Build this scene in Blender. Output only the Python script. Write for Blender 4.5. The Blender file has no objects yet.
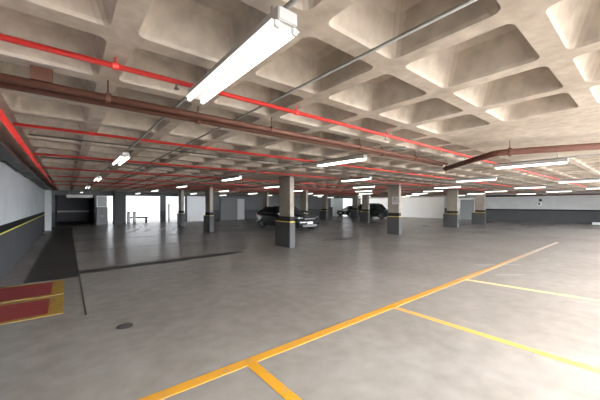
import bpy, bmesh, math, random
from mathutils import Vector, Matrix
random.seed(7)
SC = bpy.context.scene
COL = SC.collection
PI = math.pi
H = 1.54            # camera height
ZC = 2.55           # underside of the waffle ribs

# ------------------------------------------------------------------ mesh helper
class MB:
    def __init__(s): s.v = []; s.f = []
    def add(s, vs, fs):
        o = len(s.v); s.v += [tuple(p) for p in vs]; s.f += [tuple(i + o for i in f) for f in fs]
    def box(s, x0, x1, y0, y1, z0, z1):
        s.add([(x0,y0,z0),(x1,y0,z0),(x1,y1,z0),(x0,y1,z0),(x0,y0,z1),(x1,y0,z1),(x1,y1,z1),(x0,y1,z1)],
              [(0,3,2,1),(4,5,6,7),(0,1,5,4),(1,2,6,5),(2,3,7,6),(3,0,4,7)])
        return s
    def bbox(s, x0, x1, y0, y1, z0, z1, b=0.01):
        """box with chamfered vertical and horizontal edges"""
        bm = bmesh.new()
        bmesh.ops.create_cube(bm, size=1.0)
        for v in bm.verts:
            v.co = Vector(((x0+x1)/2 + v.co.x*(x1-x0), (y0+y1)/2 + v.co.y*(y1-y0), (z0+z1)/2 + v.co.z*(z1-z0)))
        bmesh.ops.bevel(bm, geom=bm.edges[:], offset=b, segments=2, affect='EDGES')
        bm.verts.index_update()
        s.add([v.co[:] for v in bm.verts], [[v.index for v in f.verts] for f in bm.faces])
        bm.free(); return s
    def tube(s, p, q, r, n=10, r2=None):
        p, q = Vector(p), Vector(q); d = (q-p).normalized()
        u = d.orthogonal().normalized(); w = d.cross(u)
        r2 = r if r2 is None else r2
        vs = [p + (u*math.cos(2*PI*i/n) + w*math.sin(2*PI*i/n))*r for i in range(n)] + \
             [q + (u*math.cos(2*PI*i/n) + w*math.sin(2*PI*i/n))*r2 for i in range(n)]
        fs = [(i, (i+1) % n, n+(i+1) % n, n+i) for i in range(n)] + [tuple(range(n-1, -1, -1)), tuple(range(n, 2*n))]
        s.add(vs, fs); return s
    def path(s, pts, r, n=10):
        """one continuous bent pipe"""
        pts = [Vector(p) for p in pts]; rings = []
        up = Vector((0, 0, 1))
        for i, p in enumerate(pts):
            a = (p - pts[i-1]).normalized() if i else (pts[1]-p).normalized()
            b = (pts[i+1]-p).normalized() if i < len(pts)-1 else a
            t = (a+b).normalized(); k = 1/max(.4, t.dot(a))
            side = t.cross(up)
            if side.length < .1: side = Vector((1, 0, 0))
            side.normalize(); w = side.cross(t)
            rings.append([p + side*math.cos(2*PI*j/n)*r*k + w*math.sin(2*PI*j/n)*r for j in range(n)])
        s.loft(rings); return s
    def loft(s, rings, cap=True):
        n = len(rings[0]); vs = [v for r in rings for v in r]; fs = []
        for i in range(len(rings)-1):
            for j in range(n):
                fs.append((i*n+j, i*n+(j+1) % n, (i+1)*n+(j+1) % n, (i+1)*n+j))
        if cap:
            fs.append(tuple(range(n-1, -1, -1))); fs.append(tuple((len(rings)-1)*n + j for j in range(n)))
        s.add(vs, fs); return s
    def build(s, name, mat, parent=None, smooth=False, fix=True):
        me = bpy.data.meshes.new(name); me.from_pydata(s.v, [], s.f)
        if fix:
            bm = bmesh.new(); bm.from_mesh(me); bmesh.ops.recalc_face_normals(bm, faces=bm.faces[:]); bm.to_mesh(me); bm.free()
        me.materials.append(mat)
        if smooth:
            for p in me.polygons: p.use_smooth = True
        o = bpy.data.objects.new(name, me); COL.objects.link(o)
        if parent: o.parent = parent
        return o

def tag(o, label, cat, group=None, kind=None):
    o['label'] = label; o['category'] = cat
    if group: o['group'] = group
    if kind: o['kind'] = kind
    return o
def thing(name, label, cat, loc=(0,0,0), group=None, rz=0):
    o = bpy.data.objects.new(name, None); COL.objects.link(o); o.location = loc; o.rotation_euler.z = rz
    return tag(o, label, cat, group)
def struct(o, label=None, cat=None):
    o['kind'] = 'structure'
    if label: o['label'] = label
    if cat: o['category'] = cat
    return o

# ------------------------------------------------------------------ materials
def newmat(name):
    m = bpy.data.materials.new(name); m.use_nodes = True
    return m, m.node_tree, m.node_tree.nodes['Principled BSDF']
def nd(t, typ, **kw):
    n = t.nodes.new(typ)
    for k, v in kw.items(): setattr(n, k, v)
    return n
def plain(name, c, rough=.6, metal=0., var=.06, scale=12.):
    m, t, b = newmat(name)
    b.inputs['Roughness'].default_value = rough; b.inputs['Metallic'].default_value = metal
    nz = nd(t, 'ShaderNodeTexNoise'); nz.inputs['Scale'].default_value = scale; nz.inputs['Detail'].default_value = 4
    tc = nd(t, 'ShaderNodeTexCoord'); t.links.new(tc.outputs['Object'], nz.inputs['Vector'])
    r = nd(t, 'ShaderNodeValToRGB')
    r.color_ramp.elements[0].position = .3; r.color_ramp.elements[1].position = .7
    r.color_ramp.elements[0].color = tuple(x*(1-var) for x in c) + (1,)
    r.color_ramp.elements[1].color = tuple(min(1, x*(1+var)) for x in c) + (1,)
    t.links.new(nz.outputs['Fac'], r.inputs['Fac']); t.links.new(r.outputs['Color'], b.inputs['Base Color'])
    return m
def concrete(name, c1, c2, c3, scale=1., rough=(.7, .9), bump=.15, spec=.5, mottle=.25):
    m, t, b = newmat(name); L = t.links.new
    g = nd(t, 'ShaderNodeNewGeometry')
    n1 = nd(t, 'ShaderNodeTexNoise'); n1.inputs['Scale'].default_value = .55*scale; n1.inputs['Detail'].default_value = 6; n1.inputs['Roughness'].default_value = .6
    n2 = nd(t, 'ShaderNodeTexNoise'); n2.inputs['Scale'].default_value = 6*scale; n2.inputs['Detail'].default_value = 8
    for n in (n1, n2): L(g.outputs['Position'], n.inputs['Vector'])
    r = nd(t, 'ShaderNodeValToRGB'); e = r.color_ramp.elements
    e[0].position = .32; e[0].color = c1 + (1,); e[1].position = .7; e[1].color = c3 + (1,)
    k = e.new(.5); k.color = c2 + (1,)
    L(n1.outputs['Fac'], r.inputs['Fac'])
    mx = nd(t, 'ShaderNodeMixRGB', blend_type='OVERLAY'); mx.inputs['Fac'].default_value = mottle
    L(r.outputs['Color'], mx.inputs['Color1']); L(n2.outputs['Fac'], mx.inputs['Color2'])
    L(mx.outputs['Color'], b.inputs['Base Color'])
    mr = nd(t, 'ShaderNodeMapRange'); mr.inputs['To Min'].default_value = rough[0]; mr.inputs['To Max'].default_value = rough[1]
    mr.inputs['From Min'].default_value = .25; mr.inputs['From Max'].default_value = .75
    n3 = nd(t, 'ShaderNodeTexNoise'); n3.inputs['Scale'].default_value = .4*scale; n3.inputs['Detail'].default_value = 1.5
    L(g.outputs['Position'], n3.inputs['Vector']); L(n3.outputs['Fac'], mr.inputs['Value']); L(mr.outputs['Result'], b.inputs['Roughness'])
    b.inputs['Specular IOR Level'].default_value = spec
    if bump:
        bp = nd(t, 'ShaderNodeBump'); bp.inputs['Strength'].default_value = bump; bp.inputs['Distance'].default_value = .01
        L(n2.outputs['Fac'], bp.inputs['Height']); L(bp.outputs['Normal'], b.inputs['Normal'])
    return m
def banded(name, bands, rough=.55, var=.05):
    """paint bands by height above the floor: list of (z from, colour)"""
    m, t, b = newmat(name); L = t.links.new
    g = nd(t, 'ShaderNodeNewGeometry'); sx = nd(t, 'ShaderNodeSeparateXYZ'); L(g.outputs['Position'], sx.inputs[0])
    dv = nd(t, 'ShaderNodeMath', operation='DIVIDE'); dv.inputs[1].default_value = 4.; L(sx.outputs['Z'], dv.inputs[0])
    r = nd(t, 'ShaderNodeValToRGB'); r.color_ramp.interpolation = 'CONSTANT'; e = r.color_ramp.elements
    e[0].position = 0; e[0].color = bands[0][1] + (1,)
    e[1].position = bands[1][0]/4; e[1].color = bands[1][1] + (1,)
    for z, c in bands[2:]:
        k = e.new(z/4); k.color = c + (1,)
    L(dv.outputs[0], r.inputs['Fac'])
    n = nd(t, 'ShaderNodeTexNoise'); n.inputs['Scale'].default_value = 1.6; n.inputs['Detail'].default_value = 7
    L(g.outputs['Position'], n.inputs['Vector'])
    mr = nd(t, 'ShaderNodeMapRange'); mr.inputs['From Min'].default_value = .3; mr.inputs['From Max'].default_value = .7
    mr.inputs['To Min'].default_value = 1-var*1.5; mr.inputs['To Max'].default_value = 1+var
    L(n.outputs['Fac'], mr.inputs['Value'])
    mx = nd(t, 'ShaderNodeMixRGB', blend_type='MULTIPLY'); mx.inputs['Fac'].default_value = 1
    L(r.outputs['Color'], mx.inputs['Color1']); L(mr.outputs['Result'], mx.inputs['Color2'])
    L(mx.outputs['Color'], b.inputs['Base Color']); b.inputs['Roughness'].default_value = rough; b.inputs['Specular IOR Level'].default_value = .12
    return m
def worn(name, c, under, amount, rough=.5, scale=9., along=None):
    """paint worn through in patches to the concrete below"""
    m, t, b = newmat(name); L = t.links.new
    g = nd(t, 'ShaderNodeNewGeometry')
    n = nd(t, 'ShaderNodeTexNoise'); n.inputs['Scale'].default_value = scale; n.inputs['Detail'].default_value = 8; n.inputs['Roughness'].default_value = .7
    L(g.outputs['Position'], n.inputs['Vector'])
    r = nd(t, 'ShaderNodeValToRGB'); e = r.color_ramp.elements
    e[0].position = amount; e[0].color = tuple(a*.45+b2*.55 for a, b2 in zip(c, under)) + (1,); e[1].position = amount+.12; e[1].color = c + (1,)
    L(n.outputs['Fac'], r.inputs['Fac']); col = r.outputs['Color']
    if along:                       # more worn towards the end most driven over
        sx = nd(t, 'ShaderNodeSeparateXYZ'); L(g.outputs['Position'], sx.inputs[0])
        mr = nd(t, 'ShaderNodeMapRange'); mr.inputs['From Min'].default_value = along[0]; mr.inputs['From Max'].default_value = along[1]; mr.inputs['To Max'].default_value = .88
        L(sx.outputs['X'], mr.inputs['Value'])
        mx = nd(t, 'ShaderNodeMixRGB'); mx.inputs['Color2'].default_value = under + (1,)
        L(mr.outputs['Result'], mx.inputs['Fac']); L(col, mx.inputs['Color1']); col = mx.outputs['Color']
    L(col, b.inputs['Base Color']); b.inputs['Roughness'].default_value = rough
    return m
def emit(name, c, s):
    m = bpy.data.materials.new(name); m.use_nodes = True; t = m.node_tree; t.nodes.clear()
    o = nd(t, 'ShaderNodeOutputMaterial'); e = nd(t, 'ShaderNodeEmission')
    e.inputs['Color'].default_value = c + (1,); e.inputs['Strength'].default_value = s
    t.links.new(e.outputs[0], o.inputs[0]); return m

TUBE_STRENGTH = 5.5
M = {}
M['ceiling'] = concrete('ceiling concrete', (.31,.26,.212), (.42,.362,.302), (.51,.45,.385), 1.5, (.75,.95), .25, .2, .36)
M['floor'] = concrete('polished concrete floor', (.262,.237,.210), (.300,.275,.249), (.342,.317,.292), .8, (.25,.25), .02, .5)
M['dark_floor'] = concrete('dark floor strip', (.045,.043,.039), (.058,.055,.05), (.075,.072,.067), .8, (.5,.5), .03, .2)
M['stain'] = plain('scuffed floor', (.2,.185,.17), .5)
M['joint'] = plain('dark joint filler', (.035,.033,.03), .7)
GREY=(.085,.087,.092); BLACK=(.012,.011,.012); YEL=(.62,.48,.06); WHITE=(.62,.63,.64); TAN=(.36,.325,.28)
M['wall_left'] = banded('left wall paint', [(0,(.062,.064,.07)), (.93,(.62,.58,.12)), (.965,(.008,.008,.009)), (1.115,(.43,.455,.48))], .85)
M['wall_right'] = banded('right wall paint', [(0,(.07,.072,.075)), (1.0,(.02,.02,.022)), (1.12,(.5,.5,.5))], .5)
M['wall_back'] = banded('back wall paint', [(0,(.06,.06,.062)), (1.0,(.11,.11,.112))], .6)
M['wall_dark'] = plain('dark wall paint', (.05,.05,.052), .7)
M['col'] = concrete('column paint', (.20,.172,.142), (.245,.213,.178), (.29,.253,.213), 1.5, (.6,.8), .08, .3)
M['col_base'] = banded('column base paint', [(0,(.058,.058,.058)), (.895,(.66,.49,.10))], .55)
M['col_band'] = plain('black column band', (.010,.006,.005), .9)
M['outside'] = plain('white rendered outside wall', (.78,.8,.82), .8, 0, .03, 1.)
M['ground'] = concrete('outside paving', (.36,.35,.34), (.42,.41,.4), (.48,.47,.46), .6, (.8,.95), 0, .2)
M['red_pipe'] = plain('red pipe enamel', (.64,.04,.032), .4)
M['brown_pipe'] = plain('brown pipe enamel', (.10,.036,.02), .7)
M['conduit'] = plain('galvanised conduit', (.16,.155,.14), .5, .5)
M['steel'] = plain('dull steel', (.25,.25,.245), .45, .7)
M['tray'] = plain('dark cable tray', (.075,.075,.072), .55, .4)
M['white_metal'] = plain('white lacquered sheet', (.78,.78,.76), .4)
M['housing'] = plain('grey white lamp housing', (.40,.39,.375), .45)
M['grey_metal'] = plain('grey lacquered sheet', (.3,.31,.31), .45)
M['dark_metal'] = plain('dark lacquered sheet', (.035,.036,.038), .45)
M['matte_dark'] = plain('matte dark timber', (.02,.02,.021), .95); M['matte_dark'].node_tree.nodes['Principled BSDF'].inputs['Specular IOR Level'].default_value = .05
M['socket'] = plain('lamp socket', (.62,.66,.6), .4)
M['tube'] = emit('lit tube', (1.,.965,.9), TUBE_STRENGTH)
M['yellow'] = worn('yellow road paint', (.70,.335,.02), (.34,.30,.25), .33)
M['mid_yellow'] = worn('lighter yellow road paint', (.72,.40,.10), (.36,.32,.27), .36)
M['glare_yellow'] = worn('glare-paled yellow road paint', (.72,.54,.2), (.4,.38,.35), .4)  # overexposed look of the farthest stall line mixed into its colour
M['faded_yellow'] = worn('faded yellow road paint', (.46,.285,.13), (.33,.295,.26), .46)
M['aisle_yellow'] = worn('aisle line paint', (.70,.335,.03), (.31,.275,.24), .33, along=(4.2,11.5))
M['faint_white'] = worn('faint white stripe', (.5,.5,.48), (.25,.24,.23), .45)  # faint whitish tone broken into patches by noise
M['red_floor'] = worn('red floor paint', (.30,.028,.03), (.12,.09,.085), .3)
M['border'] = worn('yellow border paint', (.42,.25,.03), (.12,.11,.1), .38)
M['iron'] = plain('cast iron', (.05,.04,.035), .6, .3)
M['glass'] = plain('dark car glass', (.02,.023,.026), .06, 0, 0)
M['rubber'] = plain('black rubber', (.014,.014,.014), .8)
M['rim'] = plain('alloy wheel', (.35,.35,.36), .3, .9)
M['lens'] = plain('clear lamp lens', (.10,.105,.11), .2)
M['tail'] = plain('red lamp lens', (.3,.01,.01), .2)
M['plate'] = plain('pale number plate', (.55,.56,.56), .4)
M['chrome'] = plain('bright trim', (.6,.6,.6), .15, 1., 0)
def paint(name, c, r=.22):
    m, t, b = newmat(name); b.inputs['Base Color'].default_value = c + (1,); b.inputs['Roughness'].default_value = r
    b.inputs['Coat Weight'].default_value = .25; b.inputs['Coat Roughness'].default_value = .06; return m
M['car_black'] = paint('black car paint', (.012,.013,.014))
M['car_green'] = paint('very dark car paint', (.018,.02,.02))
M['car_grey'] = paint('dark grey car paint', (.022,.025,.027))
M['sign'] = plain('pale sign sheet', (.5,.46,.45), .4)
M['sign_ink'] = plain('sign print', (.12,.09,.09), .5)

# ------------------------------------------------------------------ floor
X0, X1, Y0, Y1 = -1.015, 32., -2.6, 26.5
struct(MB().box(X0-.25, X1+.25, Y0-.05, Y1+.25, -.2, 0).build('floor', M['floor']))
struct(MB().box(-30, 60, -40, 60, -.32, -.2).build('ground', M['ground']))
E_ = .0025
s = MB().box(-.66, .2, 7.72, 24.5, 0, E_); struct(s.build('trim_1', M['dark_floor']), 'dark strip of floor running beside the white left wall', 'floor strip')  # thin darker overlay between the joint and the wall side
s = MB().box(.195, .22, 5.0, 24.5, E_, E_+.002); struct(s.build('trim_2', M['joint']), 'long dark floor joint along the edge of the dark strip', 'floor joint')
def smear(pts, half):
    """irregular long streak on the floor"""
    a = []; b = []
    for i in range(41):
        t = i/40; x = pts[0][0]+(pts[1][0]-pts[0][0])*t; y = pts[0][1]+(pts[1][1]-pts[0][1])*t
        w = half*(.75+.35*random.random())*min(1, (1-t)*6+.15)
        a.append((x, y-w)); b.append((x, y+w))
    m = MB(); n = len(a)
    vs = [(x,y,0.0) for x,y in a]+[(x,y,0.0) for x,y in b]+[(x,y,E_) for x,y in a]+[(x,y,E_) for x,y in b]
    fs = []
    for i in range(n-1):
        fs += [(2*n+i, 2*n+i+1, 3*n+i+1, 3*n+i), (i, n+i, n+i+1, i+1), (i, i+1, 2*n+i+1, 2*n+i), (n+i, 3*n+i, 3*n+i+1, n+i+1)]
    fs += [(0, 2*n, 3*n, n), (n-1, 2*n-1, 4*n-1, 3*n-1)]
    m.add(vs, fs); return m
struct(smear(((.23,8.22),(4.5,8.5)), .26).build('trim_3', M['dark_floor']), 'wide dark patched joint crossing the floor from the dark strip', 'floor joint')
struct(smear(((8.7,8.95),(11.2,8.6)), .2).build('trim_4', M['dark_floor']), 'short dark patched streak between the two nearest columns', 'floor joint')
struct(MB().box(.23, 9, 15.35, 15.49, 0, E_).build('trim_5', M['joint']), 'thin dark floor joint far back in front of the bright opening', 'floor joint')
struct(MB().box(.23, 6.0, 11.9, 11.93, 0, E_).build('trim_6', M['joint']), 'fine floor joint half way along the dark strip', 'floor joint')

struct(smear(((15.9,9.55),(18.2,9.0)), .14).build('trim_13', M['dark_floor']), 'short dark streak on the floor beyond the column with the sign', 'floor joint')
for k, (x, y, dx, dy) in enumerate(((8.1,2.9,.95,-.75),(7.3,2.2,.5,-.4))):
    struct(smear(((x,y),(x+dx,y+dy)), .035).build('trim_%d' % (14+k), M['stain']), ['longer','shorter'][k]+' grey scuff on the bright floor past the aisle line', 'floor stain')

# painted lines
def line(name, pts, w, mat, label, z=0.):
    (xa, ya), (xb, yb) = pts; d = Vector((xb-xa, yb-ya)).normalized(); n = Vector((-d.y, d.x))*w/2
    m = MB(); c = [(xa-n.x,ya-n.y),(xb-n.x,yb-n.y),(xb+n.x,yb+n.y),(xa+n.x,ya+n.y)]
    m.add([(x,y,z) for x,y in c]+[(x,y,z+.003) for x,y in c], [(0,3,2,1),(4,5,6,7),(0,1,5,4),(1,2,6,5),(2,3,7,6),(3,0,4,7)])
    return tag(m.build(name, mat), label, 'floor marking', 'yellow parking lines')
line('parking_line', ((-.6,2.51),(15.5,2.51)), .115, M['aisle_yellow'], 'long yellow line along the aisle, with the stall lines branching off it')
line('parking_line', ((1.39,2.46),(1.39,-2.4)), .1, M['yellow'], 'short yellow stall line at the bottom edge, nearest of the stall lines')
line('parking_line', ((3.81,2.46),(3.84,-2.4)), .1, M['mid_yellow'], 'middle yellow stall line slanting to the lower right corner')
line('parking_line', ((6.36,2.46),(6.66,.2)), .1, M['glare_yellow'], 'yellow stall line with glare put into its colour, farthest of the stall lines')
for i in range(4):
    o = line('hatch_line', ((2.6+.75*i,18.0),(3.5+.75*i,20.4)), .1, M['faint_white'], ['first','second','third','last'][i]+' faint white slanted floor stripe before the bright opening, counted from the left wall')
    o['group'] = 'faint white floor stripes'

def floor_square(y0, y1, label):
    t = thing('extinguisher_floor_marking', label, 'floor marking', (-.5,(y0+y1)/2,0), 'red and yellow floor squares')
    cy = (y0+y1)/2; a = y0-cy; b = y1-cy; xl = -.505; xr = .46
    MB().box(xl, xr-.17, a+.11, b-.11, 0, .004).build('red_square', M['red_floor'], t)
    m = MB().box(xl, xr-.17, a, a+.11, 0, .004).box(xl, xr-.17, b-.11, b, 0, .004).box(xr-.17, xr, a, b, 0, .004)
    m.build('yellow_border', M['border'], t)
floor_square(6.42, 7.62, 'red floor square with yellow border, the farther of two beside the left wall')
floor_square(5.28, 6.34, 'red floor square with yellow border, the nearer of two beside the left wall')
t = thing('floor_drain', 'small round dark drain cover in the open floor', 'drain', (.57,4.23,0))
MB().tube((0,0,0), (0,0,.004), .09, 28).build('drain_cover', M['iron'], t)
m = MB()
for i in range(-3,4): MB().box(-.055, .055, i*.018-.004, i*.018+.004, .004, .0055).build('drain_slot', M['joint'], t)

# ------------------------------------------------------------------ waffle ceiling
COLX = [6.14, 13.1, 20.05, 24.7]; COLY = [8.15, 15.5, 20.6]
HEADS = [(5.9+.3, .35)] + [(x+.1, y+.35) for x in COLX for y in COLY]
MX, MY = .79, .80
def ring(cx, cy, z, hx, hy, r, n=4):
    out = []
    for (sx, sy, a0) in ((1,1,0),(-1,1,PI/2),(-1,-1,PI),(1,-1,1.5*PI)):
        for i in range(n):
            a = a0 + PI/2*i/(n-1)
            out.append((cx+sx*(hx-r)+r*math.cos(a), cy+sy*(hy-r)+r*math.sin(a), z))
    return out
m = MB()
xs = [.26-MX + MX*i for i in range(41)]; ys = [.43-MY*5 + MY*j for j in range(39)]
for i in range(len(xs)-1):
    for j in range(len(ys)-1):
        cx = xs[i]+MX/2; cy = ys[j]+MY/2
        solid = any(abs(cx-hx) < 2.05 and abs(cy-hy) < 2.05 for hx, hy in HEADS) or cx > X1-.3 or cy > Y1-.3
        c = [(xs[i+1],ys[j+1],ZC),(xs[i],ys[j+1],ZC),(xs[i],ys[j],ZC),(xs[i+1],ys[j],ZC)]
        if solid:
            m.add(c, [(0,1,2,3)]); continue
        hx, hy = MX/2-.066, MY/2-.066
        R = [ring(cx,cy,ZC,hx,hy,.06), ring(cx,cy,ZC+.022,hx-.012,hy-.012,.06), ring(cx,cy,ZC+.235,hx-.085,hy-.085,.075), ring(cx,cy,ZC+.275,hx-.125,hy-.125,.06)]
        vs = c + [p for r in R for p in r]; fs = []
        for q in range(4):          # frame: corner fan + straight strip
            b = 4+q*4
            for k in range(3): fs.append((q, b+k, b+k+1))
            nx = (q+1) % 4
            fs.append((q, b+3, 4+nx*4, nx))
        for r in range(3):
            for k in range(16):
                fs.append((4+r*16+k, 4+r*16+(k+1) % 16, 4+(r+1)*16+(k+1) % 16, 4+(r+1)*16+k))
        fs.append(tuple(4+48+k for k in range(16)))
        m.add(vs, fs)
xa, xb, ya, yb = xs[0], xs[-1], ys[0], ys[-1]
m.add([(X0-.3,ya-.4,ZC),(xa,ya-.4,ZC),(xa,yb+.6,ZC),(X0-.3,yb+.6,ZC)], [(0,1,2,3)])
m.add([(xb,ya-.4,ZC),(X1+.6,ya-.4,ZC),(X1+.6,yb+.6,ZC),(xb,yb+.6,ZC)], [(0,1,2,3)])
m.add([(xa,ya-.4,ZC),(xb,ya-.4,ZC),(xb,ya,ZC),(xa,ya,ZC)], [(0,1,2,3)])
m.add([(xa,yb,ZC),(xb,yb,ZC),(xb,yb+.6,ZC),(xa,yb+.6,ZC)], [(0,1,2,3)])
ceil = m.build('ceiling', M['ceiling'], fix=False)
bm = bmesh.new(); bm.from_mesh(ceil.data); bmesh.ops.remove_doubles(bm, verts=bm.verts[:], dist=.0005)
bmesh.ops.recalc_face_normals(bm, faces=bm.faces[:]); bm.to_mesh(ceil.data); bm.free()
for p in ceil.data.polygons: p.use_smooth = False
struct(ceil)
struct(MB().box(X0-.3, X1+.6, Y0-.25, yb+.6, 2.9, 42).build('trim_7', M['ceiling']), 'unseen mass over the waffle ceiling, raised high to shade the outside yards', 'shade block')  # slab raised far out of view to keep the yards in shade

# ------------------------------------------------------------------ walls
def wall(axis, pos, th, a0, a1, z1, holes, name, mat):
    """wall with rectangular holes (a0, a1, z0, z1)"""
    m = MB(); cuts = sorted({a0, a1} | {h[0] for h in holes} | {h[1] for h in holes})
    for p, q in zip(cuts, cuts[1:]):
        hs = [h for h in holes if h[0] <= p+1e-6 and h[1] >= q-1e-6]
        spans = [(0, z1)]
        for h in hs:
            spans = [sp for s0, s1 in spans for sp in ((s0, min(s1, h[2])), (max(s0, h[3]), s1)) if sp[1]-sp[0] > 1e-4]
        for s0, s1 in spans:
            if axis == 'x': m.box(pos, pos+th, p, q, s0, s1)
            else: m.box(p, q, pos, pos+th, s0, s1)
    return struct(m.build(name, mat))
wall('x', X0, -.2, Y0-.2, Y1+.2, ZC, [], 'wall_left', M['wall_left'])
wall('x', X1, .2, Y0-.2, Y1+.2, ZC, [(11.55,12.95,0,2.1),(14.5,26.1,.0,2.36)], 'wall_right', M['wall_right'])
wall('y', Y1, .2, X0, X1, ZC, [(-.65,1.6,0,2.2),(1.75,2.4,1.35,2.2),(2.42,2.78,0,2.2),(3.6,6.2,0,2.24),(6.62,8.25,0,2.24),(11.5,13.3,0,2.1),(13.32,14.12,0,2.1),(28.9,31.3,0,2.36)], 'wall_back', M['wall_back'])
wall('y', Y0, -.2, X0, X1, ZC, [(.4,27.,0.,2.5)], 'wall_front', M['wall_back'])
# deep dark recess behind the left end of the back wall
m = MB(); m.box(-.85,-.65,Y1+.2,33,0,2.6).box(1.6,1.74,Y1+.2,33,0,2.6).box(-.85,1.8,33,33.2,0,2.6).box(-.85,1.8,Y1+.2,33.2,2.4,2.6).box(-.65,1.6,Y1,33,-.2,0)
struct(m.build('wall_recess', M['wall_dark']))
struct(MB().box(-.65,1.6,32.9,33,.85,1.0).build('trim_8', M['grey_metal']), 'pale band across the end of the dark recess', 'wall band')
struct(MB().box(X0,-.72,22.6,23.0,0,ZC).build('trim_9', M['grey_metal']), 'pale pilaster closing the far end of the white left wall', 'pilaster')
struct(MB().box(2.82,3.58,25.9,26.5,0,ZC).build('wall_pier', M['wall_dark']))
# outside
struct(MB().box(34.8,35.0,8,30,-.2,8).build('wall_yard_right', M['outside']))
struct(MB().box(-4.0,40,37,37.2,-.2,2.4).build('wall_yard_back', M['outside']))
struct(MB().box(32.25,32.45,14.4,26.4,-.2,.07).build('trim_10', M['outside']), 'white kerb at the foot of the long right opening', 'kerb')

struct(MB().box(34.9,32.2,13.6,13.8,-.2,8).build('wall_yard_blocker', M['outside']))  # unseen wall added to block the bright sky from this yard
struct(MB().box(8.4,10.7,26.46,26.5,0,2.3).build('trim_11', M['outside']), 'pale panel of wall between the slim columns on the left', 'wall panel')  # paler panel laid over the back wall
struct(MB().box(26.6,28.8,26.46,26.5,0,2.35).build('trim_12', M['outside']), 'back wall panel by the far right corner, lit look put into its colour', 'wall panel')  # lit stretch of back wall, its brightness put in as paler colour
# doors
def door(name, m4, x0, x1, y0, y1, mat, knob):
    o = MB().bbox(x0, x1, y0, y1, 0.005, 2.09, .006).build(name, mat); struct(o)
    k = MB(); k.tube(knob, (knob[0]-.0, knob[1]-.06, knob[2]), .02, 8)
    k.build('door_handle', M['steel'], o); return o
o = MB().box(11.51,13.29,26.42,26.6,.0,2.1).build('door_1', M['dark_metal']); struct(o, 'dark sheet metal gate in the back wall', 'door')
r = MB()
for i in range(12): r.box(11.53,13.27,26.4,26.42,.06+.17*i,.16+.17*i)
r.build('slat', M['dark_metal'], o)
o = MB().box(13.33,14.11,26.45,26.6,0,2.1).build('door_2', M['grey_metal']); struct(o, 'light grey door beside the dark gate', 'door')
MB().tube((13.43,26.45,1.0),(13.43,26.37,1.0),.022,8).build('door_handle', M['steel'], o)
o = MB().box(32.05,32.15,11.6,12.9,0,2.08).build('door_3', M['grey_metal']); struct(o, 'grey metal door in the right wall between two columns', 'door')
f = MB().box(31.93,32.0,11.45,11.55,0,2.2).box(31.93,32.0,12.95,13.05,0,2.2).box(31.93,32.0,11.45,13.05,2.1,2.2)
f.build('door_frame', M['white_metal'], o)
MB().tube((32.05,11.75,1.),(31.97,11.75,1.),.022,8).build('door_handle', M['steel'], o)
o = MB().box(1.76,2.39,26.56,26.6,1.36,2.19).build('window_1', M['grey_metal']); struct(o)
MB().box(1.75,2.4,26.5,26.55,1.35,1.4).box(1.75,2.4,26.5,26.55,2.15,2.2).box(1.75,1.8,26.5,26.55,1.4,2.15).box(2.35,2.4,26.5,26.55,1.4,2.15).build('window_frame', M['white_metal'], o)

# ------------------------------------------------------------------ columns
ORD = ['first','second','third','fourth','fifth','sixth','seventh','eighth','ninth','tenth']
def column(x, y, label, sx=.19, sy=.66, ext=.25):
    t = thing('concrete_column', label, 'column', (x,y,0), 'concrete columns')
    MB().bbox(0, sx, 0, sy, .9, ZC, .008).build('shaft', M['col'], t)
    MB().bbox(-.02, sx+.035, -.02, sy+ext, 0, .93, .012).build('base', M['col_base'], t)
    MB().bbox(-.006, sx+.006, -.006, sy+.006, .931, 1.11, .004).build('band', M['col_band'], t)
    return t
column(6.14,8.15,'tan column with yellow-edged dark base, nearest, in front of the black car')
cB = column(13.1,8.2,'tan column with a small round-symbol sign on its side', ext=.03)
column(20.05,8.25,'column beside the right edge of the long white opening')
column(24.75,8.2,'far column next to the grey door in the right wall')
column(6.14,15.5,'slim column on the left with black band, nearer of two before the bright opening')
column(6.14,20.6,'slim column at the right end of the bright back opening')
column(13.1,15.5,'column right behind the black car, pale edge rising above its hood')
column(13.1,20.6,'far column seen just left of the nearest column')
column(20.05,20.6,'far column with dark base to the right of the black car')
column(20.05,15.5,'column at the left rear of the dark off-road car')
column(24.5,20.4,'thin far column in front of the narrow strip of daylight')
# sign on column
t = thing('parking_sign', 'pale square sign with a ringed symbol fixed to a column side', 'sign', (13.1,8.42,1.75))
MB().box(-.012,0,-.17,.17,-.2,.2).build('sign_plate', M['sign'], t)
m = MB(); n = 28
pr = [[(-.016, math.cos(2*PI*i/n)*r, .03+math.sin(2*PI*i/n)*r) for i in range(n)] for r in (.12,.095)]
m.add(pr[0]+pr[1]+[(x+.004,y,z) for x,y,z in pr[0]+pr[1]], [(i,(i+1)%n,n+(i+1)%n,n+i) for i in range(n)]+[(i,2*n+i,2*n+(i+1)%n,(i+1)%n) for i in range(n)])
m.box(-.016,-.012,-.04,-.02,-.04,.1).box(-.016,-.012,-.02,.04,.08,.1).box(-.016,-.012,-.02,.04,.02,.04).box(-.016,-.012,.025,.045,.04,.08)
m.build('symbol', M['sign_ink'], t)

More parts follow.
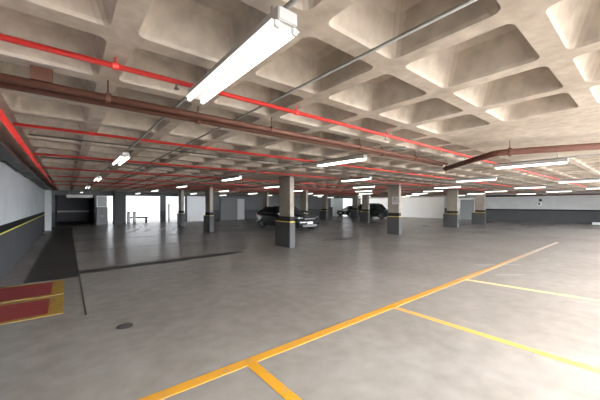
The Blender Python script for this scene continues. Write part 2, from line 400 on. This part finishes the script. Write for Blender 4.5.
# ------------------------------------------------------------------ ceiling lights
def make_light():
    t = thing('ceiling_light', '', 'ceiling light', (0,0,2.42), 'twin-tube ceiling lights')
    L = .62
    m = MB().bbox(-.055,.055,-L,L,-.046,.017,.005); m.build('housing', M['housing'], t)
    m = MB(); m.add([(-.082,-L+.02,-.052),(-.047,-L+.02,-.0485),(.047,-L+.02,-.0485),(.082,-L+.02,-.052),(-.082,L-.02,-.052),(-.047,L-.02,-.0485),(.047,L-.02,-.0485),(.082,L-.02,-.052),
           (-.082,-L+.02,-.048),(-.047,-L+.02,-.0465),(.047,-L+.02,-.0465),(.082,-L+.02,-.048),(-.082,L-.02,-.048),(-.047,L-.02,-.0465),(.047,L-.02,-.0465),(.082,L-.02,-.048)],
          [(0,1,5,4),(1,2,6,5),(2,3,7,6),(8,12,13,9),(9,13,14,10),(10,14,15,11),(0,4,12,8),(3,11,15,7),(0,8,9,1),(1,9,10,2),(2,10,11,3),(4,5,13,12),(5,6,14,13),(6,7,15,14)])
    m.build('reflector', M['white_metal'], t)
    for sx in (-1,1):
        MB().tube((sx*.052,-L+.03,-.063),(sx*.052,L-.03,-.063),.015,10).build('tube', M['tube'], t, True)
    for sy in (-1,1):
        for sx in (-1,1): MB().bbox(sx*.05-.014,sx*.05+.014,sy*(L-.022)-.012,sy*(L-.022)+.012,-.077,-.046,.004).build('end_socket', M['socket'], t)
        MB().tube((.024,sy*.45,0),(.024,sy*.45,.129),.006,6).build('hanger', M['steel'], t)
    return t
proto = make_light()
def dup(root):
    r = root.copy(); COL.objects.link(r)
    for ch in list(root.children):
        c = ch.copy(); COL.objects.link(c); c.parent = r
    return r
F = 288.; AY = math.radians(39.)
def proj(x, y, z):
    d = x*math.sin(AY)+y*math.cos(AY); r = x*math.cos(AY)-y*math.sin(AY)
    if d < .3: return None
    return 300+F*r/d, 204.5+F*(H-z)/d
EVEN = [1.68,6.35,11.4,16.8,22.3]; ODD = [3.9,8.7,13.9,19.2,24.5]; FIRST = [1.68,6.35,11.5,17.3,24.6]
rows = []
first = True
for k in range(9):
    X = .79 + 3.38*k
    ysl = FIRST if k == 0 else (ODD if k % 2 else EVEN)
    seen = [y for y in ysl if proj(X,y,2.35) and -5 < proj(X,y,2.35)[0] < 610]
    rows.append((X, seen))
    for n, y in enumerate(seen):
        o = proto if first else dup(proto)
        first = False
        o.location = (X, y, 2.42)
        if k == 0 and n == 0: lb = 'large glaring white twin-tube ceiling light, nearest, hanging beside the red pipe'
        else: lb = 'twin-tube ceiling light, %s from the front in %s row from left wall' % (ORD[n], ORD[k])
        o['label'] = lb

# ------------------------------------------------------------------ conduits and pipes
def run(name, pts, r, mat, label, cat, group, n=10, clips=None, clipmat=None, clipname='clip', rod=True):
    p0 = Vector(pts[0]); t = thing(name, label, cat, p0, group)
    MB().path([Vector(p)-p0 for p in pts], r, n).build('pipe', mat, t, True)
    for c in clips or []:
        c = Vector(c)-p0; m = MB()
        d = (Vector(pts[1])-Vector(pts[0])).normalized()
        m.tube(c-d*.018, c+d*.018, r*1.35, n)
        if rod: m.tube((c.x,c.y,c.z+r), (c.x,c.y,ZC-p0.z-.002), .006, 6)
        m.build(clipname, clipmat or mat, t)
    return t
for k, (X, seen) in enumerate(rows):
    run('conduit', [(X, .85 if k == 0 else max(.3, seen[0]-1.4), 2.452), (X, 26.0, 2.452)], .013, M['conduit'], 'thin grey conduit carrying the %s row of lights out from the left wall' % ORD[k], 'conduit', 'grey electrical conduits')
run('conduit', [(1.5,-.5,2.512),(1.5,26,2.512)], .0115, M['conduit'], 'bare grey conduit crossing the coffers beside the nearest light', 'conduit', 'grey electrical conduits')
run('conduit', [(-.42,5.62,2.537),(31,5.62,2.537)], .012, M['conduit'], 'dark conduit crossing the ceiling between the second and third red pipes', 'conduit', 'grey electrical conduits')
run('conduit', [(-.42,8.1,2.537),(31,8.1,2.537)], .012, M['conduit'], 'dark conduit crossing the ceiling just past the third red pipe', 'conduit', 'grey electrical conduits')
BR = [2.33,4.75,7.3,9.9,12.6,15.2,17.9]
for n, y in enumerate(BR):
    cl = [(.26+.79*q, y, 2.488) for q in ([0,2,4,6,8,11] if n < 3 else [2,8,15])]
    t = run('sprinkler_pipe', [(-.49,y,2.488),(31.2,y,2.488)], .019 if n == 0 else .02, M['red_pipe'], 'red sprinkler branch pipe under the coffers, %s from the front' % ORD[n], 'pipe', 'red sprinkler branch pipes', clips=cl, clipmat=M['red_pipe'])
    for x in ([.66, 3.4, 6.0] if n < 4 else []):
        MB().tube((x+.49,0,-.016),(x+.49,0,-.05),.009,8).tube((x+.49,0,-.05),(x+.49,0,-.056),.02,10).build('sprinkler_head', M['steel'], t)
run('sprinkler_main', [(-.53,.2,2.468),(-.53,24.5,2.468)], .031, M['red_pipe'], 'thick red sprinkler main running above the white left wall', 'pipe', None, 14,
    clips=[(-.53,.43+.8*q,2.468) for q in (8,11,15,20,26)], clipmat=M['red_pipe'])
bp = run('drain_pipe', [(-.49,2.80,2.405),(6.29,2.80,2.405)], .029, M['brown_pipe'], 'brown drain pipe crossing the ceiling, nearer of the pair', 'pipe', 'brown pipes', 12,
    clips=[(.26+.79*q,2.80,2.405) for q in (0,2,4,6)], clipmat=M['brown_pipe'])
MB().box(.29,.41,-.03,.03,.025,.12).build('bracket', M['brown_pipe'], bp)
run('drain_pipe', [(-.49,2.965,2.405),(6.43,2.965,2.405)], .027, M['brown_pipe'], 'brown drain pipe crossing the ceiling, farther of the pair', 'pipe', 'brown pipes', 12,
    clips=[(.26+.79*q,2.965,2.405) for q in (1,5)], clipmat=M['brown_pipe'])
run('drain_pipe', [(6.85,-1.6,2.37),(5.42,1.5,2.37),(5.40,1.6,2.37),(5.45,1.7,2.37),(6.56,2.95,2.34)], .05, M['brown_pipe'], 'thick dark brown pipe bending where the flat concrete panel meets the coffers', 'pipe', 'brown pipes', 14,
    clips=[(5.44,1.45,2.37),(6.53,2.92,2.342)], clipmat=M['brown_pipe'], clipname='coupling')
run('drain_pipe', [(31.4,1.0,2.33),(31.4,11.2,2.33)], .06, M['brown_pipe'], 'dark brown pipe along the top of the right wall', 'pipe', 'brown pipes', 12, clips=[(31.4,y,2.33) for y in (2.,6.5,10.5)], clipmat=M['brown_pipe'])
run('drain_pipe', [(6.9,6.0,2.40),(31,6.0,2.40)], .03, M['brown_pipe'], 'brown pipe crossing the far ceiling in front of the second column', 'pipe', 'brown pipes', 12,
    clips=[(.26+.79*q,6.0,2.40) for q in (9,16,24)], clipmat=M['brown_pipe'])
# trays above the left wall
t = thing('cable_tray', 'dark cable tray hung over the top of the white left wall', 'cable tray', (-.83,0,2.4))
MB().box(-.12,.1,-1,25,-.005,0).box(-.12,-.115,-1,25,0,.06).box(.095,.1,-1,25,0,.06).build('tray', M['tray'], t)
for y in range(2,25,2): MB().box(-.17,.11,y-.02,y+.02,-.03,-.005).build('bracket', M['tray'], t)
for i, (x, r, l) in enumerate(((-.89,.018,'next to the wall'),(-.845,.014,'in the middle of the tray'),(-.79,.02,'nearest the red main'))):
    run('cable', [(x,-1,2.4+r+.001),(x,25,2.4+r+.001)], r, M['tray'], 'dark cable lying in the tray, '+l, 'cable', 'cables in the tray', 8)
t = thing('junction_box', 'small white box under the cable tray above the left wall', 'electrical box', (-.93,6.9,2.3))
MB().bbox(-.085,.04,-.09,.09,-.06,.05,.006).build('case', M['white_metal'], t)
MB().bbox(.04,.05,-.075,.075,-.045,.035,.003).build('lid', M['socket'], t)

# ------------------------------------------------------------------ far objects
t = thing('height_bar', 'pale horizontal height limit bar hanging before the dark recess', 'height bar', (.73,25.9,2.13))
MB().bbox(-.74,.74,-.03,.03,-.1,.1,.01).build('bar', M['sign'], t)
for sx in (-.6,.6): MB().tube((sx,0,.1),(sx,0,ZC-2.13),.012,8).build('hanger', M['steel'], t)
t = thing('metal_cabinet', 'dark grey cabinet standing between the dark recess and the narrow doorway', 'cabinet', (2.05,26.2,0))
MB().bbox(-.36,.36,-.25,.25,.04,1.35,.012).build('body', M['dark_metal'], t)
for sx in (-1,1):
    d = MB().bbox(sx*.175-.165,sx*.175+.165,-.275,-.252,.1,1.29,.006).build('door', M['dark_metal'], t)
    MB().tube((sx*.04,-.29,.6),(sx*.04,-.29,.75),.01,8).build('handle', M['steel'], d)
MB().box(-.32,.32,-.22,.22,0,.04).build('plinth', M['dark_metal'], t)
t = thing('bench', 'dark low bench outside the bright back opening', 'bench', (4.6,27.3,0))
MB().bbox(-.75,.75,-.22,.22,.39,.5,.01).build('seat', M['matte_dark'], t)
for sx in (-.65,.65): MB().bbox(sx-.05,sx+.05,-.18,.18,-.2,.39,.006).build('leg', M['matte_dark'], t)
for i, (x, lb) in enumerate(((3.75,'dark turnstile post at the near jamb of the bright opening'),(4.15,'second dark turnstile post beside the bright opening'))):
    t = thing('turnstile', lb, 'turnstile', (x,25.9,0), 'turnstile posts')
    MB().bbox(-.07,.07,-.25,.25,0,.98,.02).build('post', M['dark_metal'], t)
    MB().bbox(-.04,.04,-.26,-.25,.15,.85,.003).build('face_plate', M['steel'], t)
    m = MB().tube((.07,0,.8),(.2,0,.8),.02,8)
    m.build('arm', M['steel'], t)
t = thing('bollard', 'slim dark post standing in the bright opening near the slim column', 'post', (7.05,27.2,-.2))
MB().tube((0,0,0),(0,0,1.7),.06,14).build('shaft', M['dark_metal'], t)
MB().tube((0,0,1.7),(0,0,1.8),.085,14,.03).build('cap', M['dark_metal'], t)
t = thing('metal_cabinet', 'dark grey cabinet by the far back wall near the low dark car', 'cabinet', (25.9,26.15,0))
MB().bbox(-.4,.4,-.28,.28,0,1.22,.012).build('body', M['dark_metal'], t)
MB().bbox(-.37,.37,-.3,-.282,.06,1.16,.006).build('door', M['dark_metal'], t)
t = thing('wall_device', 'small dark and white device fixed on the white right wall', 'wall device', (31.98,6.3,1.72))
MB().bbox(-.1,.0,-.12,.1,.08,.3,.02).build('bracket', M['dark_metal'], t)
MB().tube((-.16,.05,-.12),(-.02,.05,-.12),.16,18).build('round_head', M['white_metal'], t, False)
MB().tube((-.19,.05,-.12),(-.16,.05,-.12),.09,14).build('dark_centre', M['dark_metal'], t)
t = thing('wheel_stop', 'white concrete wheel stop at the foot of the right wall', 'wheel stop', (31.3,2.5,0))
rg = [[(x,y,0),(x*.2+ (.0),y,.16)] for x, y in ()]
m = MB(); m.loft([[(-.16,-.55,0),(.16,-.55,0),(.08,-.55,.17),(-.08,-.55,.17)],[(-.16,.55,0),(.16,.55,0),(.08,.55,.17),(-.08,.55,.17)]])
m.build('block', M['outside'], t)

# ------------------------------------------------------------------ cars (front towards local -y, origin at centre on the ground)
def lerp(tab, x):
    for a, b in zip(tab, tab[1:]):
        if a[0] <= x <= b[0]:
            t = (x-a[0])/(b[0]-a[0]); t = t*t*(3-2*t)
            return a[1]+(b[1]-a[1])*t
    return tab[-1][1] if x > tab[-1][0] else tab[0][1]
def car(name, label, loc, rz, L, W, hood, belt, roof, tail_z, mat, wheel_r, ws0, ws1, rr0, rr1, suv=False):
    t = thing(name, label, 'car', loc, 'parked cars', rz)
    hw = W/2; y0 = -L/2
    top = [(0,hood-.16),(.05,hood-.05),(.16,hood),(ws0,belt-.02),(.5,belt),(.8,tail_z-.02),(.95,tail_z),(1,tail_z-.12)]
    wid = [(0,.78),(.05,.9),(.14,.97),(.3,1.),(.8,1.),(.94,.95),(1,.84)]
    bot = [(0,.3),(.06,.2),(.15,.18),(.85,.18),(.95,.24),(1,.34)]
    rings = []
    N = 26
    for i in range(N+1):
        f = i/N; zt = lerp(top,f); zb = lerp(bot,f); w = hw*lerp(wid,f); y = y0+L*f; zm = zb+(zt-zb)*.5
        half = [(w*.80,zb),(w*.95,zb+.05),(w*.99,zb+(zm-zb)*.6),(w,zm),(w*.985,zt-.13),(w*.94,zt-.04),(w*.82,zt),(w*.4,zt+.018)]
        rings.append([(x,y,z) for x,z in half] + [(-x,y,z) for x,z in reversed(half)])
    MB().loft(rings).build('body', mat, t, True)
    g = []
    gt = [(ws0,belt-.01),(ws1,roof-.03),(.52,roof),(rr0,roof-.03),(rr1,tail_z+.0)]
    gw = [(ws0,.80),(ws1,.66),(.6,.66),(rr0,.64),(rr1,.74)]
    for i in range(15):
        f = ws0+(rr1-ws0)*i/14; zt = max(lerp(gt,f), belt+.005-.03); wt = hw*lerp(gw,f); wb = hw*.93; zb = belt-.06; y = y0+L*f
        k = min(1, max(0,(zt-belt)/(roof-belt)))
        wtop = wb+(wt-wb)*k
        half = [(wb,zb),(wb-(wb-wtop)*.5,zb+(zt-zb)*.5),(wtop+.02*k,zt-.05*k),(wtop-.05,zt)]
        g.append([(x,y,z) for x,z in half]+[(-x,y,z) for x,z in reversed(half)])
    MB().loft(g).build('window_glass', M['glass'], t, True)
    # roof panel
    r = []
    for i in range(7):
        f = ws1-.015+(rr0-ws1+.03)*i/6; zt = lerp(gt,f)+.008; w = hw*lerp(gw,f)-.03; y = y0+L*f
        r.append([(w,y,zt-.02),(w*.8,y,zt+.012),(-w*.8,y,zt+.012),(-w,y,zt-.02),(-w*.9,y,zt-.05),(w*.9,y,zt-.05)])
    MB().loft(r).build('roof', mat, t, True)
    for sx in (-1,1):
        p = MB()
        zt1, zt2 = lerp(gt,ws1), lerp(gt,rr0)
        p.tube((sx*hw*.88,y0+L*(ws0+.01),belt-.01),(sx*(hw*.66),y0+L*ws1,zt1-.01),.03,8)
        p.build('pillar', mat, t)
        p = MB().tube((sx*hw*.935,y0+L*.53,belt-.02),(sx*hw*.69,y0+L*.54,roof-.03),.035,8); p.build('pillar', mat, t)
        p = MB().tube((sx*hw*.9,y0+L*(rr1-.03),tail_z-.04),(sx*hw*.66,y0+L*rr0,zt2-.01),.045,8); p.build('pillar', mat, t)
        MB().bbox(sx*(hw+.07)-.08,sx*(hw+.07)+.08,y0+L*(ws0+.07)-.05,y0+L*(ws0+.07)+.05,belt-.02,belt+.11,.03).build('mirror', mat, t)
        hl = MB().loft([[(sx*hw*.50,y0+.03,hood-.18),(sx*hw*.82,y0+.13,hood-.17),(sx*hw*.82,y0+.13,hood-.04),(sx*hw*.52,y0+.06,hood-.08)],
                        [(sx*hw*.50,y0+.3,hood-.18),(sx*hw*.93,y0+.36,hood-.15),(sx*hw*.93,y0+.36,hood-.02),(sx*hw*.52,y0+.3,hood-.04)]])
        hl.build('headlight', M['lens'], t)
        MB().bbox(sx*hw*.84-.1,sx*hw*.84+.1,-y0-.16,-y0+.005,tail_z-.3,tail_z-.08,.03).build('taillight', M['tail'], t)
        for fy in (.185,.8):
            wy = y0+L*fy
            wh = MB().tube((sx*(hw-.2),wy,wheel_r),(sx*(hw+.012),wy,wheel_r),wheel_r,24).build('wheel', M['rubber'], t)
            m = MB().tube((sx*(hw+.012),wy,wheel_r),(sx*(hw+.02),wy,wheel_r),wheel_r*.22,12)
            for a in range(5):
                th = 2*PI*a/5
                m.tube((sx*(hw+.016),wy,wheel_r),(sx*(hw+.016),wy+math.cos(th)*wheel_r*.64,wheel_r+math.sin(th)*wheel_r*.64),.03,6)
            nn = 24; ra, rb = wheel_r*.68, wheel_r*.58
            for q in range(nn):
                a1, a2 = 2*PI*q/nn, 2*PI*(q+1)/nn
                m.tube((sx*(hw+.014),wy+math.cos(a1)*ra,wheel_r+math.sin(a1)*ra),(sx*(hw+.014),wy+math.cos(a2)*ra,wheel_r+math.sin(a2)*ra),.018,5)
            m.build('rim', M['rim'], wh)
        MB().box(sx*(hw+.0)-.012,sx*(hw+.0)+.012,y0+L*.5,y0+L*.5+.16,belt-.17,belt-.14).build('door_handle', mat, t)
    MB().bbox(-hw*.46,hw*.46,y0-.005,y0+.06,hood-.2,hood-.1,.012).build('grille', M['dark_metal'], t)
    MB().box(-hw*.46,hw*.46,y0-.012,y0-.004,hood-.115,hood-.1).build('grille_trim', M['dark_metal'], t)
    MB().bbox(-hw*.6,hw*.6,y0-.012,y0+.06,.26,.4,.012).build('lower_intake', M['dark_metal'], t)
    MB().box(-.2,.2,y0-.03,y0-.013,.42,.55).build('number_plate', M['plate'], t)
    MB().box(-.2,.2,-y0-.01,-y0+.012,.6,.73).build('number_plate', M['plate'], t)
    if suv:
        for sx in (-1,1): MB().tube((sx*hw*.56,y0+L*(ws1+.05),roof+.05),(sx*hw*.56,y0+L*(rr0-.03),roof+.05),.02,8).build('roof_rail', M['dark_metal'], t)
        MB().tube((0,-y0,.95),(0,-y0+.2,.95),.33,24).build('spare_wheel', M['rubber'], t)
    return t
car('car', 'shiny black car parked behind the nearest column, pale plate in front', (10.93,14.95,0), 0, 4.75, 1.86, .86, .93, 1.43, 1.0, M['car_black'], .31, .29, .46, .78, .985)
car('car', 'tall dark off-road car parked before the bright opening on the right', (26.95,19.75,0), 0, 4.15, 1.8, 1.0, 1.03, 1.62, 1.12, M['car_green'], .36, .30, .41, .9, .99, True)
car('car', 'low dark car far back between the grey cabinet and thin column', (29.3,25.35,0), -PI/2, 4.2, 1.72, .8, .88, 1.38, .95, M['car_grey'], .3, .28, .46, .78, .98)

# ------------------------------------------------------------------ daylight
w = bpy.data.worlds.new('overcast sky'); SC.world = w; w.use_nodes = True; t = w.node_tree; t.nodes.clear()
out = nd(t,'ShaderNodeOutputWorld'); bg = nd(t,'ShaderNodeBackground'); tc = nd(t,'ShaderNodeTexCoord'); sp = nd(t,'ShaderNodeSeparateXYZ')
t.links.new(tc.outputs['Generated'], sp.inputs[0])
mr = nd(t,'ShaderNodeMapRange'); mr.interpolation_type = 'SMOOTHSTEP'
mr.inputs['From Min'].default_value = .1; mr.inputs['From Max'].default_value = -.9
mr.inputs['To Min'].default_value = 1.7; mr.inputs['To Max'].default_value = 46.
t.links.new(sp.outputs['Y'], mr.inputs['Value']); t.links.new(mr.outputs['Result'], bg.inputs['Strength'])
bg.inputs['Color'].default_value = (.92,.96,1.,1); t.links.new(bg.outputs[0], out.inputs[0])
def portal(loc, rot, sx, sy):
    l = bpy.data.lights.new('daylight_portal','AREA'); l.shape = 'RECTANGLE'; l.size = sx; l.size_y = sy; l.cycles.is_portal = True
    o = bpy.data.objects.new('daylight_portal', l); COL.objects.link(o); o.location = loc; o.rotation_euler = rot; return o
portal((13.7,Y0-.1,1.25), (-PI/2,0,0), 26.6, 2.5)
sl = bpy.data.lights.new('sun','SUN'); sl.energy = 27.; sl.angle = math.radians(44); sl.color = (1.,.95,.89)
so = bpy.data.objects.new('sun', sl); COL.objects.link(so)
sd = Vector((-.3, 1., -.85)).normalized()          # travelling direction
so.rotation_euler = sd.to_track_quat('-Z','Y').to_euler()

# ------------------------------------------------------------------ camera
cam = bpy.data.cameras.new('camera'); co = bpy.data.objects.new('camera', cam); COL.objects.link(co)
cam.sensor_fit = 'HORIZONTAL'; cam.sensor_width = 36; cam.lens = 36*F/600
cam.shift_y = 4.5/600; cam.clip_start = .05; cam.clip_end = 300
co.location = (0,0,H); co.rotation_euler = (PI/2, 0, -AY)
SC.camera = co
SC.view_settings.view_transform = 'Standard'; SC.view_settings.look = 'None'
SC.view_settings.exposure = 0.; SC.view_settings.gamma = 1.
try: SC.view_settings.use_curve_mapping = False
except Exception: pass
cy = SC.cycles
cy.use_denoising = True; cy.max_bounces = 10; cy.diffuse_bounces = 6; cy.sample_clamp_indirect = 6.; cy.caustics_reflective = False; cy.caustics_refractive = False
